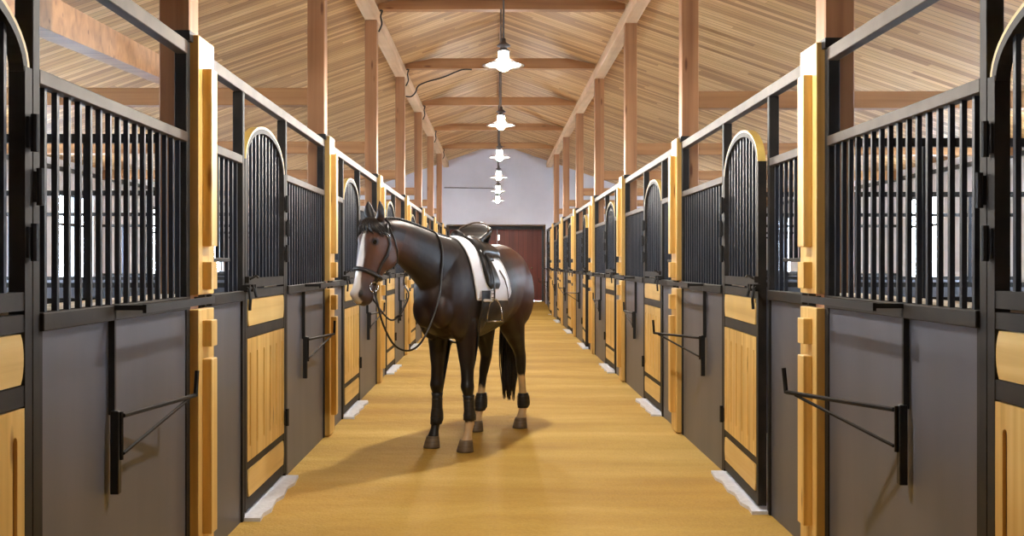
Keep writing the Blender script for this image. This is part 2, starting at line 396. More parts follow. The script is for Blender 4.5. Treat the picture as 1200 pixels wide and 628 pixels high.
# ------------------------------------------------------------------ timber frame
for s, nm in ((-1, 'left'), (1, 'right')):
    x0 = XL if s < 0 else XR; y0 = YL if s < 0 else YR
    p = bx(x0, x0+s*.15, Y0, YEND, 4.22, 4.370, bev=.006)
    o = obj('purlin', p, M['purlin']); setp(o, 'long pale timber purlin on the column tops along the %s side of aisle' % nm, 'beam', 'long purlins beside the aisle')
    for k in range(1, NB+1):
        y = y0+BAY*k
        if y > YEND-.2: continue
        bm = bmesh.new()
        box(bm, -.03*s, 0, -.5, -.5, 0, 0) if False else None
        t = empty('timber_column', (x0, y, 0), label='square brown timber column of the %s row, %s from the camera' % (nm, ORD[k-1]), cat='column', group='timber columns along the aisle')
        def X(v): return s*v
        obj('shaft', bx(X(.01), X(.15), 0, .14, 0, 4.22, bev=.006), M['column'], t)
        ub = obj('upper_board', bx(X(-.035), X(.01), -.02, .24, 1.256, 2.42, bev=.003), M['pine'], t)
        lb = obj('lower_board', bx(X(-.035), X(.01), -.02, .24, 0.012, 1.19, bev=.003), M['pine'], t)
        for par, z0, z1, n_ in ((ub, 1.475, 2.28, 'batten'), (ub, 1.28, 1.405, 'block'), (lb, 1.02, 1.14, 'block'), (lb, .17, .965, 'batten')):
            obj(n_, bx(X(-.078), X(-.035), .04, .135, z0, z1, bev=.003), M['pine'], par)
        obj('top_bracket', bx(X(-.01), X(.075), -.075, .22, 2.386, 2.43), M['black'], t)
        # low beam from the column to the outer wall, over the stall partition
        xe = XO[0] if s < 0 else XO[1]
        w = obj('side_beam', bx(x0+s*.15, xe, y+.01, y+.13, 2.67, 2.81, bev=.005), M['beam'])
        setp(w, 'brown timber beam above the %s stalls, joined to the %s column from the camera' % (nm, ORD[k-1]), 'beam', 'low beams above the stalls')
nord = 0
for k in range(1, NB+1):
    y = (YL+YR)/2 + BAY*k
    if y > YEND-.3: continue
    poly = [(XL, 4.36), (XR, 4.36), (XR, roofz(XR)-.003), (1.10, 4.515), (-.95, 4.515), (XL, roofz(XL)-.003)]
    o = obj('tie_beam', prism(bmesh.new(), poly, y, y+.14, 'xz'), M['beam'])
    setp(o, 'brown tie beam crossing high above the aisle, %s from the camera' % ORD[k-1], 'beam', 'tie beams across the aisle')
# inclined prop above the nearest left stalls
def beam_between(a, b, w, h):
    a, b = Vector(a), Vector(b); d = (b-a); L = d.length; d.normalize()
    sx = d.cross(Vector((0, 0, 1))).normalized(); up = sx.cross(d)
    bm = bmesh.new(); vs = []
    for e in (a, b):
        for q in ((-1, 0), (1, 0), (1, 1), (-1, 1)): vs.append(bm.verts.new(e + sx*q[0]*w/2 + up*q[1]*h))
    for f in ((0,1,2,3),(7,6,5,4),(0,4,5,1),(1,5,6,2),(2,6,7,3),(3,7,4,0)): bm.faces.new([vs[i] for i in f])
    return bm
o = obj('sloping_brace', beam_between((-2.02, 4.2, 2.40), (-2.60, 8.78, 2.822), .13, .165), M['beam'])
setp(o, 'broad brown timber brace sloping above the nearest left stall, pale underneath', 'beam')

# ------------------------------------------------------------------ stall fronts
def make_front(s):
    t = empty('horse_stall')
    def X(v): return s*v
    def part(n, *a, mat='steel', bev=.003, par=None):
        return obj(n, bx(X(a[0]), X(a[1]), *a[2:], bev=bev), M[mat], par or t)
    part('top_rail', 0, .05, .0, BAY-.075, 2.325, 2.385, mat='rail')
    for y0_, y1_ in ((.975, 1.020), (2.17, 2.22)): part('door_post', 0, .055, y0_, y1_, 0, 2.325)
    part('corner_post', .005, .06, BAY-.07, BAY-.012, 0, 2.385)
    part('inner_post', .012, .055, .255, .29, 0, 1.95)
    part('hand_rail', 0, .045, 2.22, BAY-.07, 1.935, 1.98, mat='rail')
    part('hand_rail', 0, .045, .29, .975, 1.935, 1.98, mat='rail')
    part('sill_rail', -.012, .05, 2.22, BAY-.07, 1.195, 1.250)
    part('sill_rail', -.012, .05, .29, .975, 1.195, 1.250)
    part('lit_sill_strip', .05, .15, 2.22, BAY-.07, 1.215, 1.262, mat='lit_sill_strip')  # lit top of the sill rail, painted as a pale strip behind the bars
    part('grey_sheet', .012, .035, 2.22, BAY-.07, .0, 1.195, mat='sheet', bev=0)
    part('grey_sheet', .012, .035, .29, .975, .0, 1.195, mat='sheet', bev=0)
    part('edge_strip', .004, .03, 2.22, 2.25, 0, 1.195)
    bw = obj('bar', bx(X(.016), X(.034), -.009, .009, 1.25, 1.935), M['bar'], t); bw.location.y = 2.30
    for i in range(1, 16):
        c = bw.copy(); COL.objects.link(c); c.parent = t; c.location.y = 2.30+i*.0942
    # feeding opening next to the column: short bars above it
    bs = obj('bar', bx(X(.016), X(.034), -.009, .009, 1.42, 1.935), M['bar'], t); bs.location.y = .345
    for i in range(1, 4):
        c = bs.copy(); COL.objects.link(c); c.parent = t; c.location.y = .345+i*.095
    for i in range(4, 7):
        c = bw.copy(); COL.objects.link(c); c.parent = t; c.location.y = .345+i*.095
    part('feed_bar', .008, .03, .29, .725, 1.405, 1.425)
    return t
def make_door(s):
    """origin at the hinge line; leaf runs towards -y"""
    W = 1.135
    def X(v): return s*v
    f = bmesh.new()
    box(f, X(0), X(.048), -.052, -.004, .04, 1.97); box(f, X(0), X(.048), -W, -W+.048, .04, 1.97)
    for z0, z1 in ((.04, .105), (.262, .30), (.985, 1.045), (1.20, 1.25), (1.262, 1.315)):
        box(f, X(.002), X(.046), -W+.048, -.052, z0, z1)
    t = obj('door', f, M['steel'])
    # arch
    yc, rw, zb, rh = -W/2, W/2-.028, 1.955, .235
    def arc(r_add, n=28): return [(yc+(rw+r_add)*math.cos(PI*i/n), zb+(rh+r_add)*math.sin(PI*i/n)) for i in range(n+1)]
    a = bmesh.new(); P, Q = arc(0), arc(-.028)
    for i in range(len(P)-1): prism(a, [P[i], P[i+1], Q[i+1], Q[i]], X(0.002), X(.046))
    obj('arch', a, M['steel'], t)
    a = bmesh.new(); P, Q = arc(.013), arc(0)
    for i in range(len(P)-1): prism(a, [P[i], P[i+1], Q[i+1], Q[i]], X(.002), X(.046))
    obj('arch_cap', a, M['arch'], t)['label'] = 'pale yellow strip over the arch'
    n = 11
    for i in range(1, n):
        y = -.05 - (W-.1)*i/n
        zt = zb + (rh-.02)*math.sqrt(max(0, 1-((y-yc)/rw)**2))
        obj('bar', bx(X(.016), X(.033), y-.0085, y+.0085, 1.315, zt), M['bar'], t)
    # wooden insets with bulging ends
    def inset(z0, z1, bulge=.02, r=.03):
        pts = []
        ya, yb = -.085, -W+.085
        for (yy, sg) in ((ya, 1), (yb, -1)):
            col = []
            for i in range(9):
                q = i/8; zz = z0+(z1-z0)*q
                col.append((yy+sg*(bulge*math.sin(PI*q)**.7), zz))
            pts += col if sg == 1 else col[::-1]
        return prism(bmesh.new(), pts, X(-.002), X(.030))
    pl = inset(.108, .258); obj('lower_inset', pl, M['pine_h'], t)
    pl = inset(1.05, 1.195); obj('upper_inset', pl, M['pine_h'], t)
    z0, z1 = .305, .98; ya, yb = -.058, -W+.054; ns = 7
    w = bmesh.new(); sw = .015; step = (yb-ya)/ns
    for i in range(ns):
        ed = [ya] + [ya-.062-.1798*q_ for q_ in range(6)] + [yb]; a0, a1 = ed[i], ed[i+1]
        L, R = a0, a1
        poly = []
        sL = i > 0; sR = i < ns-1
        zs0, zs1 = z0+.075, z1-.075
        poly += [(L, z1), (L, zs1)]
        if sL: poly += [(L-sw*math.sin(q*PI/2), zs1-sw+sw*math.cos(q*PI/2)) for q in (.5, 1)] + [(L-sw*math.sin(q*PI/2), zs0+sw-sw*math.cos(q*PI/2)) for q in (1, .5)]
        poly += [(L, zs0), (L, z0), (R, z0), (R, zs0)]
        if sR: poly += [(R+sw*math.sin(q*PI/2), zs0+sw-sw*math.cos(q*PI/2)) for q in (.5, 1)] + [(R+sw*math.sin(q*PI/2), zs1-sw+sw*math.cos(q*PI/2)) for q in (1, .5)]
        poly += [(R, zs1), (R, z1)]
        q2 = []
        for p in poly:
            if not q2 or (abs(p[0]-q2[-1][0])+abs(p[1]-q2[-1][1])) > 1e-5: q2.append(p)
        prism(w, q2, X(-.001), X(.010))
    wp = obj('slotted_boards', w, M['pine'], t)
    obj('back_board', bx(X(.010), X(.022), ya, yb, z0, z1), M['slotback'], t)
    for z in (.40, 1.46, 1.78):
        h = bmesh.new(); tube(h, [(X(-.014), -.018, z-.055), (X(-.014), -.018, z+.055)], .012, 8); box(h, X(-.008), X(.0), -.045, .0, z-.045, z+.045)
        obj('hinge', h, M['black'], t)
    h = bmesh.new(); tube(h, [(X(-.014), .02, 1.57), (X(-.014), .02, 1.68)], .012, 8); box(h, X(-.01), X(.0), .004, .03, 1.58, 1.67); obj('hinge', h, M['black'], t)
    # latch: bolt, keeper, hanging levers
    l = bmesh.new()
    tube(l, [(X(-.03), -W-.10, 1.262), (X(-.03), -W+.10, 1.262)], .009, 8)
    for y in (-W-.07, -W+.02, -W+.08): box(l, X(-.043), X(.0), y-.012, y+.012, 1.243, 1.281)
    la = obj('latch', l, M['steel'], t)
    l = bmesh.new(); tube(l, [(X(-.04), -W-.09, 1.262), (X(-.05), -W-.095, 1.20), (X(-.045), -W-.09, 1.145)], .008, 6); obj('latch_lever', l, M['black'], t)
    l = bmesh.new(); tube(l, [(X(-.04), -W+.04, 1.262), (X(-.052), -W+.04, 1.21)], .008, 6); obj('latch_lever', l, M['black'], t)
    l = bmesh.new(); tube(l, [(X(-.02), -W+.02, 1.31), (X(-.05), -W+.05, 1.33), (X(-.05), -W+.09, 1.32)], .007, 6); box(l, X(-.02), X(0), -W+.0, -W+.06, 1.29, 1.325)
    obj('catch', l, M['steel'], t)
    return t
def make_rack(s):
    """folding saddle rack and blanket rail; origin on the pivot line at the floor"""
    t = empty('saddle_rack')
    def X(v): return s*v
    obj('back_plate', bx(X(-.028), X(.002), -.016, .016, .58, .875, bev=.002), M['black'], t)
    a = bmesh.new()
    tube(a, [(0, .02, .855), (0, .62, .855)], .009, 6); tube(a, [(0, .02, .72), (0, .56, .848)], .007, 6); tube(a, [(0, .006, .70), (0, .006, .87)], .008, 6)
    tube(a, [(0, .62, .85), (0, .635, .955)], .010, 6)
    arm = obj('arm', a, M['steel'], t); arm.location.x = X(-.030)
    r = bmesh.new()
    box(r, X(-.012), X(.010), -.008, .008, .86, 1.25); box(r, X(-.125), X(-.012), -.010, .010, 1.232, 1.250)
    box(r, X(-.125), X(-.112), -.010, .93, 1.222, 1.252); box(r, X(-.125), X(-.036), .92, .93, 1.225, 1.250)
    obj('blanket_rail', r, M['black'], t)
    return t, arm
def make_partition(s):
    t = empty('stall_divider'); xe = 4.62 if s < 0 else 4.66
    def X(v): return s*v
    obj('board_wall', bx(X(.16), X(xe), .045, .085, 0, 1.20), M['sheet'], t)
    for z in (1.22, 1.965):
        obj('rail', bx(X(.15), X(xe), .045, .085, z-.02, z+.02), M['steel'], t)
    b0 = obj('upright', bx(X(-.012), X(.012), .055, .075, 1.24, 1.945), M['bar'], t); b0.location.x = X(.5)
    for i in range(1, 5):
        c = b0.copy(); COL.objects.link(c); c.parent = t; c.location.x = X(.5+.95*i)
    return t
trim_n = 10
for s, nm in ((-1, 'left'), (1, 'right')):
    x0 = XL if s < 0 else XR; y0 = YL if s < 0 else YR
    F, D, Pn = make_front(s), make_door(s), make_partition(s); D.parent = F; D.location = (0, 2.169, 0); (R, A) = make_rack(s)
    for k in range(NB):
        o = F if k == 0 else copy_tree(F)
        o.location = (x0, y0+BAY*k, 0)
        extra = ', cut by the %s edge of the photo' % nm if k == 0 else ''
        aj = s > 0 and k in (1, 4)
        if aj:
            for dch in [c_ for c_ in bpy.data.objects if c_.parent == o and c_.name.startswith('door') and not c_.name.startswith('door_')]:
                dch.rotation_euler.z = -math.radians(2.2); dch.location.x -= .004
        setp(o, '%s stall from the camera in the %s row, arched yellow-inset door%s' % (ORD[k], nm, ', at the photo edge' if k == 0 else ', slightly ajar' if aj else ''), 'horse stall', 'horse stalls in two rows')
        tb = bmesh.new(); xa = x0-s*.09
        n = 10
        poly = [(x0+s*.05, y0+BAY*k+1.0), (x0+s*.05, y0+BAY*k+2.19)]
        for i in range(n+1):
            yy = y0+BAY*k+2.19-1.19*i/n
            poly.append((xa + s*.012*math.sin(i*2.1+k), yy))
        prism(tb, poly if s < 0 else poly, -.06, .018, 'xy')
        setp(obj('trim_%d' % trim_n, tb, M['concrete']), kind='structure'); trim_n += 1
        if k < NB:
            if k == 0: ro = R
            else: ro = copy_tree(R)
            ro.location = (x0, y0+BAY*k+2.83, 0)
            ang = {(-1, 0): 9, (1, 0): 25, (1, 1): 24, (-1, 1): 9}.get((s, k), random.choice((2, 8, 20, 3)))
            for ch in [c for c in bpy.data.objects if c.parent == ro and c.name.startswith('arm')]:
                ch.rotation_euler.z = math.radians(ang)*(-1 if s < 0 else 1)
            setp(ro, 'black iron saddle rack with folding arm on grey panel, %s in the %s row' % (ORD[k], nm), 'saddle rack', 'saddle racks on the stall fronts')
        if k > 0:
            o = Pn if k == 1 else copy_tree(Pn)
            o.location = (x0, y0+BAY*k, 0)
            setp(o, 'open railed partition between stalls behind the %s row, at the %s column' % (nm, ORD[k-1]), 'partition', 'partitions between the stalls')
# wooden boxing at the end of the right row
t = empty('end_cupboard', (1.52, 31.5, 0), label='tall yellow wooden cupboard at the far end of the right row', cat='cupboard')
obj('body', bx(.02, .5, .1, .45, 0, 1.98), M['pine'], t)
obj('door', bx(.04, .26, .075, .1, .1, 1.2), M['pine'], t); obj('door', bx(.04, .26, .075, .1, 1.3, 1.9), M['pine'], t)
obj('cross_rail', bx(.02, .5, .08, .1, 1.22, 1.28), M['black'], t)

# ------------------------------------------------------------------ pendant lamps
LX = .07
def make_lamp():
    t = empty('pendant_lamp')
    r = bmesh.new(); tube(r, [(0, 0, 3.21), (0, 0, 4.36)], .008, 6); obj('rod', r, M['cap'], t)
    c = bmesh.new(); lathe(c, [(0, 3.225), (.018, 3.22), (.02, 3.19), (.055, 3.165), (.055, 3.155), (.03, 3.15), (.03, 3.135), (.05, 3.125), (.05, 3.112), (0, 3.112)], 24)
    obj('cap', c, M['cap'], t, True)
    c = bmesh.new(); lathe(c, [(.036, 3.110), (.042, 3.10), (.042, 3.07), (.036, 3.062), (0, 3.062), ], 24); lathe(c, [(.036, 3.110), (0, 3.110)], 24)
    obj('glass_collar', c, M['collar'], t, True)
    sh = bmesh.new(); lathe(sh, [(.04, 3.0625), (.048, 3.062), (.06, 3.052), (.085, 3.035), (.125, 3.018), (.17, 3.003), (.173, 2.999), (.169, 2.999), (.124, 3.014), (.084, 3.031), (.055, 3.048), (.04, 3.055)], 40)
    obj('lamp_shade', sh, M['shade'], t, True)
    sh = bmesh.new(); lathe(sh, [(.168, 2.9985), (.168, 2.997), (.12, 3.009), (.08, 3.025), (.05, 3.042), (.02, 3.05), (.02, 3.052), (.05, 3.046), (.082, 3.029), (.122, 3.0125)], 40)
    obj('reflector', sh, M['enamel'], t, True)['label'] = 'white enamel underside of the shade'
    g_ = bmesh.new(); prof = [(.052*math.sin(PI*i/10), 3.0-.052*math.cos(PI*i/10)*.9) for i in range(11)]
    lathe(g_, prof, 20); obj('glass_globe', g_, M['globe'], t, True)
    return t
L0 = None
for k in range(0, 7):
    y = YL+BAY*(k+1)+.07
    o = make_lamp() if L0 is None else copy_tree(L0)
    if L0 is None: L0 = o
    o.location = (LX, y, 0)
    if k >= 1: lab = 'glowing enamel pendant lamp on a rod above the aisle, %s visible from the camera' % ORD[k-1]
    elif k == 0: lab = 'glowing pendant lamp over the aisle just above the top edge of the photo'
    else: lab = 'glowing pendant lamp almost overhead of the camera, outside the photo'
    setp(o, lab, 'lamp', 'pendant lamps above the aisle')

# ------------------------------------------------------------------ cables
def cable(pts, label, r=.011):
    # smooth by Catmull-Rom
    P = [Vector(p) for p in pts]; out = []
    for i in range(len(P)-1):
        a, b, c, d = P[max(i-1, 0)], P[i], P[i+1], P[min(i+2, len(P)-1)]
        for q in range(6):
            t_ = q/6
            out.append(.5*((2*b) + (c-a)*t_ + (2*a-5*b+4*c-d)*t_*t_ + (-a+3*b-3*c+d)*t_**3))
    out.append(P[-1])
    o = obj('cable', tube(bmesh.new(), out, r, 6), M['black'], smooth=True)
    return setp(o, label, 'cable', 'black cables on the left beam')
for k in range(1, 7):
    y = YL+BAY*(k+1)-.06
    cable([(XL+.02, y+.16, 4.35), (XL+.05, y+.10, 4.33), (XL+.035, y+.06, 4.26), (XL+.05, y+.03, 4.16), (XL+.012, y+.06, 4.08)],
          'short black cable hooking down from the left purlin at the %s column' % ORD[k])
def at(px, py, Y): return ((px-580)/1270*Y, Y, 1.4+(308-py)/1270*Y)
cable([at(475.5, 113, 16.5), at(482, 113, 16.5), at(487, 108, 16.5), at(490, 101, 16.5), at(500, 96, 16.48), at(518, 91, 16.45), at(535, 84, 16.45), at(543, 81.5, 16.44), at(553, 81.5, 16.44)],
      'wavy black cable from the left columns to the middle of a tie beam')
o = obj('conduit', tube(bmesh.new(), [(-1.5, YEND-.02, 3.62), (.0, YEND-.02, 3.60)], .014, 6), M['cap'])
setp(o, 'thin grey conduit running level across the white gable wall', 'pipe')

# ================================================================== HORSE
H0 = Vector((-.156, 8.63, 0)); hd = Vector((-.438, -.899, 0)).normalized()
HR = math.atan2(hd.y, hd.x)
MH = Matrix.Translation(H0) @ Matrix.Rotation(HR, 4, 'Z'); MHi = MH.inverted()
def loft(bm, secs, n=28):
    """secs: (centre, axisA, axisB, a+, a-, b, pow) superellipse rings; closes with caps"""
    rings = []
    for c, A, B, ap, am, b, pw in secs:
        ring = []
        for k in range(n):
            an = 2*PI*k/n; ca, sa = math.cos(an), math.sin(an)
            e = 2/pw
            x = math.copysign(abs(ca)**e, ca)*(ap if ca > 0 else am); y = math.copysign(abs(sa)**e, sa)*b
            ring.append(bm.verts.new(Vector(c)+Vector(A)*x+Vector(B)*y))
        rings.append(ring)
    for P, Q in zip(rings, rings[1:]):
        for k in range(n): bm.faces.new((P[k], P[(k+1) % n], Q[(k+1) % n], Q[k]))
    bm.faces.new(rings[0][::-1]); bm.faces.new(rings[-1])
def ell(bm, c, r, rot=None):
    res = bmesh.ops.create_icosphere(bm, subdivisions=3, radius=1)
    mt = Matrix.Translation(c) @ (rot.to_4x4() if rot else Matrix.Identity(4)) @ Matrix.Diagonal((*r, 1))
    bmesh.ops.transform(bm, matrix=mt, verts=res['verts'])
def interp(tab, x):
    if x <= tab[0][0]: return tab[0][1:]
    for a, b in zip(tab, tab[1:]):
        if x <= b[0]:
            t_ = (x-a[0])/(b[0]-a[0]); t_ = t_*t_*(3-2*t_)*.5 + t_*.5
            return tuple(p+(q-p)*t_ for p, q in zip(a[1:], b[1:]))
    return tab[-1][1:]
body = bmesh.new()
U, V, Z = Vector((1, 0, 0)), Vector((0, 1, 0)), Vector((0, 0, 1))
# torso: u, v centre, z centre, up, down, half width
T = [(-.875, -.05, 1.22, .06, .06, .05), (-.85, -.05, 1.22, .16, .16, .12), (-.79, -.05, 1.22, .235, .26, .175), (-.68, -.045, 1.22, .295, .32, .225),
     (-.50, -.04, 1.21, .345, .33, .25), (-.32, -.03, 1.20, .35, .33, .26), (-.12, -.01, 1.18, .345, .345, .275), (.10, .01, 1.17, .345, .36, .275),
     (.28, .02, 1.18, .375, .37, .250), (.42, .03, 1.19, .405, .37, .225), (.55, .03, 1.19, .385, .36, .225), (.66, .03, 1.18, .34, .32, .205), (.75, .03, 1.17, .25, .25, .165), (.81, .03, 1.16, .13, .15, .10), (.83, .03, 1.16, .05, .05, .04)]
secs = []
for i in range(41):
    u = -.875+1.705*i/40; vc, zc, up, dn, hw = interp(T, u)
    secs.append(((u, vc, zc), Z, V, up, dn, hw, 2.15))
loft(body, secs)
# shoulders, haunches, chest muscles
ell(body, (.56, .145, 1.12), (.17, .095, .30)); ell(body, (.56, -.085, 1.12), (.17, .095, .30))
ell(body, (-.58, .085, 1.14), (.23, .14, .30)); ell(body, (-.55, -.17, 1.14), (.23, .125, .30))
ell(body, (.74, .10, 1.06), (.09, .09, .14)); ell(body, (.74, -.04, 1.06), (.09, .09, .14))
# neck
NK = [((.42, .03, 1.30), .30, .24, .19), ((.60, .03, 1.36), .245, .26, .165), ((.76, .015, 1.435), .19, .235, .135), ((.90, -.01, 1.495), .165, .195, .11),
      ((1.02, -.04, 1.545), .145, .165, .092), ((1.12, -.075, 1.585), .125, .15, .085), ((1.20, -.10, 1.60), .108, .135, .085), ((1.26, -.12, 1.605), .07, .09, .06)]
secs = []
for i, (c, up, dn, hw) in enumerate(NK):
    a = Vector(NK[max(i-1, 0)][0]); b = Vector(NK[min(i+1, len(NK)-1)][0]); d = (b-a).normalized()
    side = Z.cross(d).normalized(); upv = d.cross(side)
    secs.append((c, upv, side, up, dn, hw, 2.1))
loft(body, secs)
# head frame
def w2l(p): return MHi @ Vector(p)
HA = w2l((-.812, 7.56, 1.655))
hf = Vector((-.75, -.66, 0)).normalized()
hfl = (Matrix.Rotation(-HR, 3, 'Z') @ hf)                 # facing direction in horse space
tilt = math.radians(16)
HAX = (hfl*math.sin(tilt) - Z*math.cos(tilt)).normalized()   # poll to muzzle
HF = (hfl*math.cos(tilt) + Z*math.sin(tilt)).normalized()    # out of the face
HS = Z.cross(hfl).normalized()                                # the horse's left
HT = [(-.05, .03, .03, .03), (-.035, .055, .06, .058), (0, .085, .115, .080), (.06, .108, .155, .095), (.13, .112, .180, .104), (.19, .105, .188, .098), (.26, .096, .160, .084),
      (.33, .088, .118, .072), (.40, .082, .090, .063), (.46, .080, .080, .062), (.51, .080, .084, .067), (.55, .070, .080, .062), (.575, .050, .060, .050), (.59, .02, .03, .025)]
def head_c(t): return HA + HAX*t*.965
def head_pt(t, phi, off=0):
    fr, bk, hw = interp(HT, t); ca, sa = math.cos(phi), math.sin(phi)
    return head_c(t) + HF*ca*((fr if ca > 0 else bk)+off) + HS*sa*(hw+off)
secs = []
for i in range(30):
    t = -.05+.64*i/29; fr, bk, hw = interp(HT, t); secs.append((head_c(t), HF, HS, fr, bk, hw, 2.3))
loft(body, secs)
RH3 = Matrix((HF, HS, HAX)).transposed()
for sg in (1, -1):
    ell(body, head_c(.20)+HS*sg*.058-HF*.095, (.08, .040, .098), RH3)        # cheek
    ell(body, head_c(.115)+HS*sg*.080+HF*.062, (.030, .026, .034), RH3)         # brow
    ell(body, head_c(.515)+HS*sg*.042+HF*.040, (.032, .026, .036), RH3)       # nostril wing
    # ear
    base = head_c(-.03)+HS*sg*.048+HF*.030; tipv = (Z*.145 + HS*sg*.022 + hfl*.02)
    d = tipv.normalized(); sA = (HS*.55*sg+HF*.83).normalized(); sA = (sA-d*sA.dot(d)).normalized(); sB = d.cross(sA).normalized(); secs = []
    for q, ra, rb in ((0, .034, .03), (.2, .040, .030), (.5, .038, .024), (.75, .027, .016), (.93, .012, .008), (1, .004, .004)):
        secs.append((base+tipv*q+HS*sg*.012*math.sin(q*PI), sA, sB, ra, ra, rb, 2))
    loft(body, secs, 16)
# legs
FOOT = {'LF': (.552, .203), 'RF': (.498, -.110), 'LH': (-.685, .082), 'RH': (-.356, -.170)}
TOP = {'LF': (.50, .145), 'RF': (.50, -.085), 'LH': (-.56, .075), 'RH': (-.52, -.165)}
FRONT = [(.075, -.004, .050, .050), (.11, -.018, .038, .036), (.15, -.038, .035, .033), (.20, -.058, .044, .038), (.245, -.060, .042, .036), (.30, -.058, .032, .027), (.38, -.056, .033, .029), (.42, -.052, .043, .040),
         (.47, -.045, .056, .053), (.52, -.050, .051, .047), (.60, -.055, .056, .050), (.72, -.055, .078, .064), (.84, -.055, .10, .078), (.95, -.05, .13, .085), (1.10, -.03, .13, .075), (1.15, -.03, .06, .04)]
HIND = [(.075, -.006, .050, .050), (.11, -.02, .038, .036), (.15, -.042, .035, .033), (.20, -.062, .045, .040), (.25, -.064, .043, .037), (.32, -.062, .035, .031), (.44, -.062, .037, .033), (.50, -.066, .046, .040),
        (.56, -.074, .055, .044), (.61, -.080, .063, .044), (.66, -.060, .069, .051), (.74, -.018, .096, .069), (.84, .035, .138, .093), (.95, .06, .17, .11), (1.08, .05, .20, .12), (1.22, .02, .20, .11), (1.3, 0, .08, .05)]
def leg_c(key, z):
    tab = FRONT if key[1] == 'F' else HIND
    du, ru, rv = interp(tab, z); f, tp = FOOT[key], TOP[key]
    q = min(1, max(0, (z-.08)/.95)); q = q*q*(3-2*q)
    return Vector((f[0]+(tp[0]-f[0])*q+du, f[1]+(tp[1]-f[1])*q, z)), ru, rv
for key in FOOT:
    tab = FRONT if key[1] == 'F' else HIND
    secs = []; N = 46
    for i in range(N+1):
        z = tab[0][0]+(tab[-1][0]-tab[0][0])*i/N
        c, ru, rv = leg_c(key, z); secs.append((c, U, V, ru, ru, rv, 2))
    loft(body, secs, 20)
bmesh.ops.recalc_face_normals(body, faces=body.faces)
me = bpy.data.meshes.new('tmp'); body.to_mesh(me); body.free()
tmp = bpy.data.objects.new('tmp', me); COL.objects.link(tmp)
r = tmp.modifiers.new('r', 'REMESH'); r.mode = 'VOXEL'; r.voxel_size = .0095
sm = tmp.modifiers.new('s', 'SMOOTH'); sm.factor = .5; sm.iterations = 9
dg = bpy.context.evaluated_depsgraph_get(); dg.update()
hm = bpy.data.meshes.new_from_object(tmp.evaluated_get(dg)); bpy.data.objects.remove(tmp)
hm.name = 'horse_body'; hm.materials.clear()
horse = empty('horse', H0, HR, label='saddled dark bay horse with white blaze standing in the aisle', cat='horse')
hb = link('body', hm, M['coat'], horse, True)
bvh = BVHTree.FromPolygons([v.co.copy() for v in hm.vertices], [tuple(p.vertices) for p in hm.polygons])
# coat markings
ca = hm.color_attributes.new('coat', 'FLOAT_COLOR', 'POINT')
def mix(a, b, t): t = min(1, max(0, t)); return tuple(x+(y-x)*t for x, y in zip(a, b))
def sst(a, b, x): t = min(1, max(0, (x-a)/(b-a))); return t*t*(3-2*t)
DK = (.009, .0062, .006); RD = (.068, .021, .0085); BK = (.008, .006, .006); FB = (.085, .033, .015); CR = (.62, .46, .27); WH = (.74, .68, .60)
from mathutils import noise as mn
def coat_col(p):
    c = mix(DK, RD, .06 + .25*mn.noise(p*2.3))
    c = mix(c, RD, sst(-.05, -.5, p.x)*sst(.75, 1.15, p.z)*.9)
    c = mix(c, BK, sst(.85, .55, p.z))
    rel = p-HA; t = rel.dot(HAX); sd = rel.dot(HS); ff = rel.dot(HF)
    near_head = rel.length < .75 and p.x > 1.02
    if p.x > .85: c = mix(c, FB, sst(.95, 1.12, p.x)*.5)
    if near_head and t > -.03 and rel.cross(HAX).length < .2:
        c = mix(c, FB, .8)
        c = mix(c, (.045, .026, .02), sst(.36, .47, t)*.8)
        # blaze
        w = .010 + .020*sst(.08, .28, t) + .022*sst(.35, .5, t)
        cx = .004 + .010*math.sin(t*9)
        c = mix(c, BK, sst(.075, .045, t)*.9)
        if ff > .02 and t > .05 and t < .585:
            c = mix(c, WH, sst(w+.008, w-.004, abs(sd-cx))*sst(.05, .075, t))
        n_ = head_c(.515)+HS*.056+HF*.052; n2_ = head_c(.515)-HS*.056+HF*.052
        for q in (n_, n2_):
            dq = p-q; c = mix(c, (.006, .004, .004), sst(.024, .014, math.sqrt(dq.dot(HF)**2*1.6+dq.dot(HS)**2*.6+dq.dot(HAX)**2*.55)))
        for sg in (1, -1):
            q = head_c(.135)+HS*sg*.095+HF*.060; c = mix(c, (.012, .008, .007), sst(.036, .020, (p-q).length))
    if (p.z > HA.z+.055 and p.x > 1.1): c = mix(c, BK, .85)
    # socks
    if p.z < .6:
        best = min(FOOT, key=lambda k: (leg_c(k, p.z)[0]-p).length)
        j = .015*mn.noise(p*30)
        if best == 'LF': c = mix(c, CR, sst(.225, .205, p.z+j))
        if best == 'LH': c = mix(c, CR, sst(.47, .43, p.z+j*2))
        if best == 'RH': c = mix(c, CR, sst(.38, .34, p.z+j*2))
    return c
for i, v in enumerate(hm.vertices): ca.data[i].color = (*coat_col(v.co), 1)
# hooves
for key, (fu, fv) in FOOT.items():
    bm = bmesh.new(); secs = []
    for z, du, r_ in ((0.001, .012, .066), (.012, .012, .066), (.05, .004, .058), (.078, -.002, .052), (.088, -.004, .048)):
        secs.append(((fu+du, fv, z), U, V, r_, r_*.88, r_*.95, 2.1))
    loft(bm, secs, 24); obj('hoof', bm, M['hoof'], horse, True)
for sg in (1, -1):
    bm = bmesh.new(); ell(bm, head_c(.135)+HS*sg*.088+HF*.060, (.017, .017, .017)); obj('eye', bm, M['eye'], horse, True)
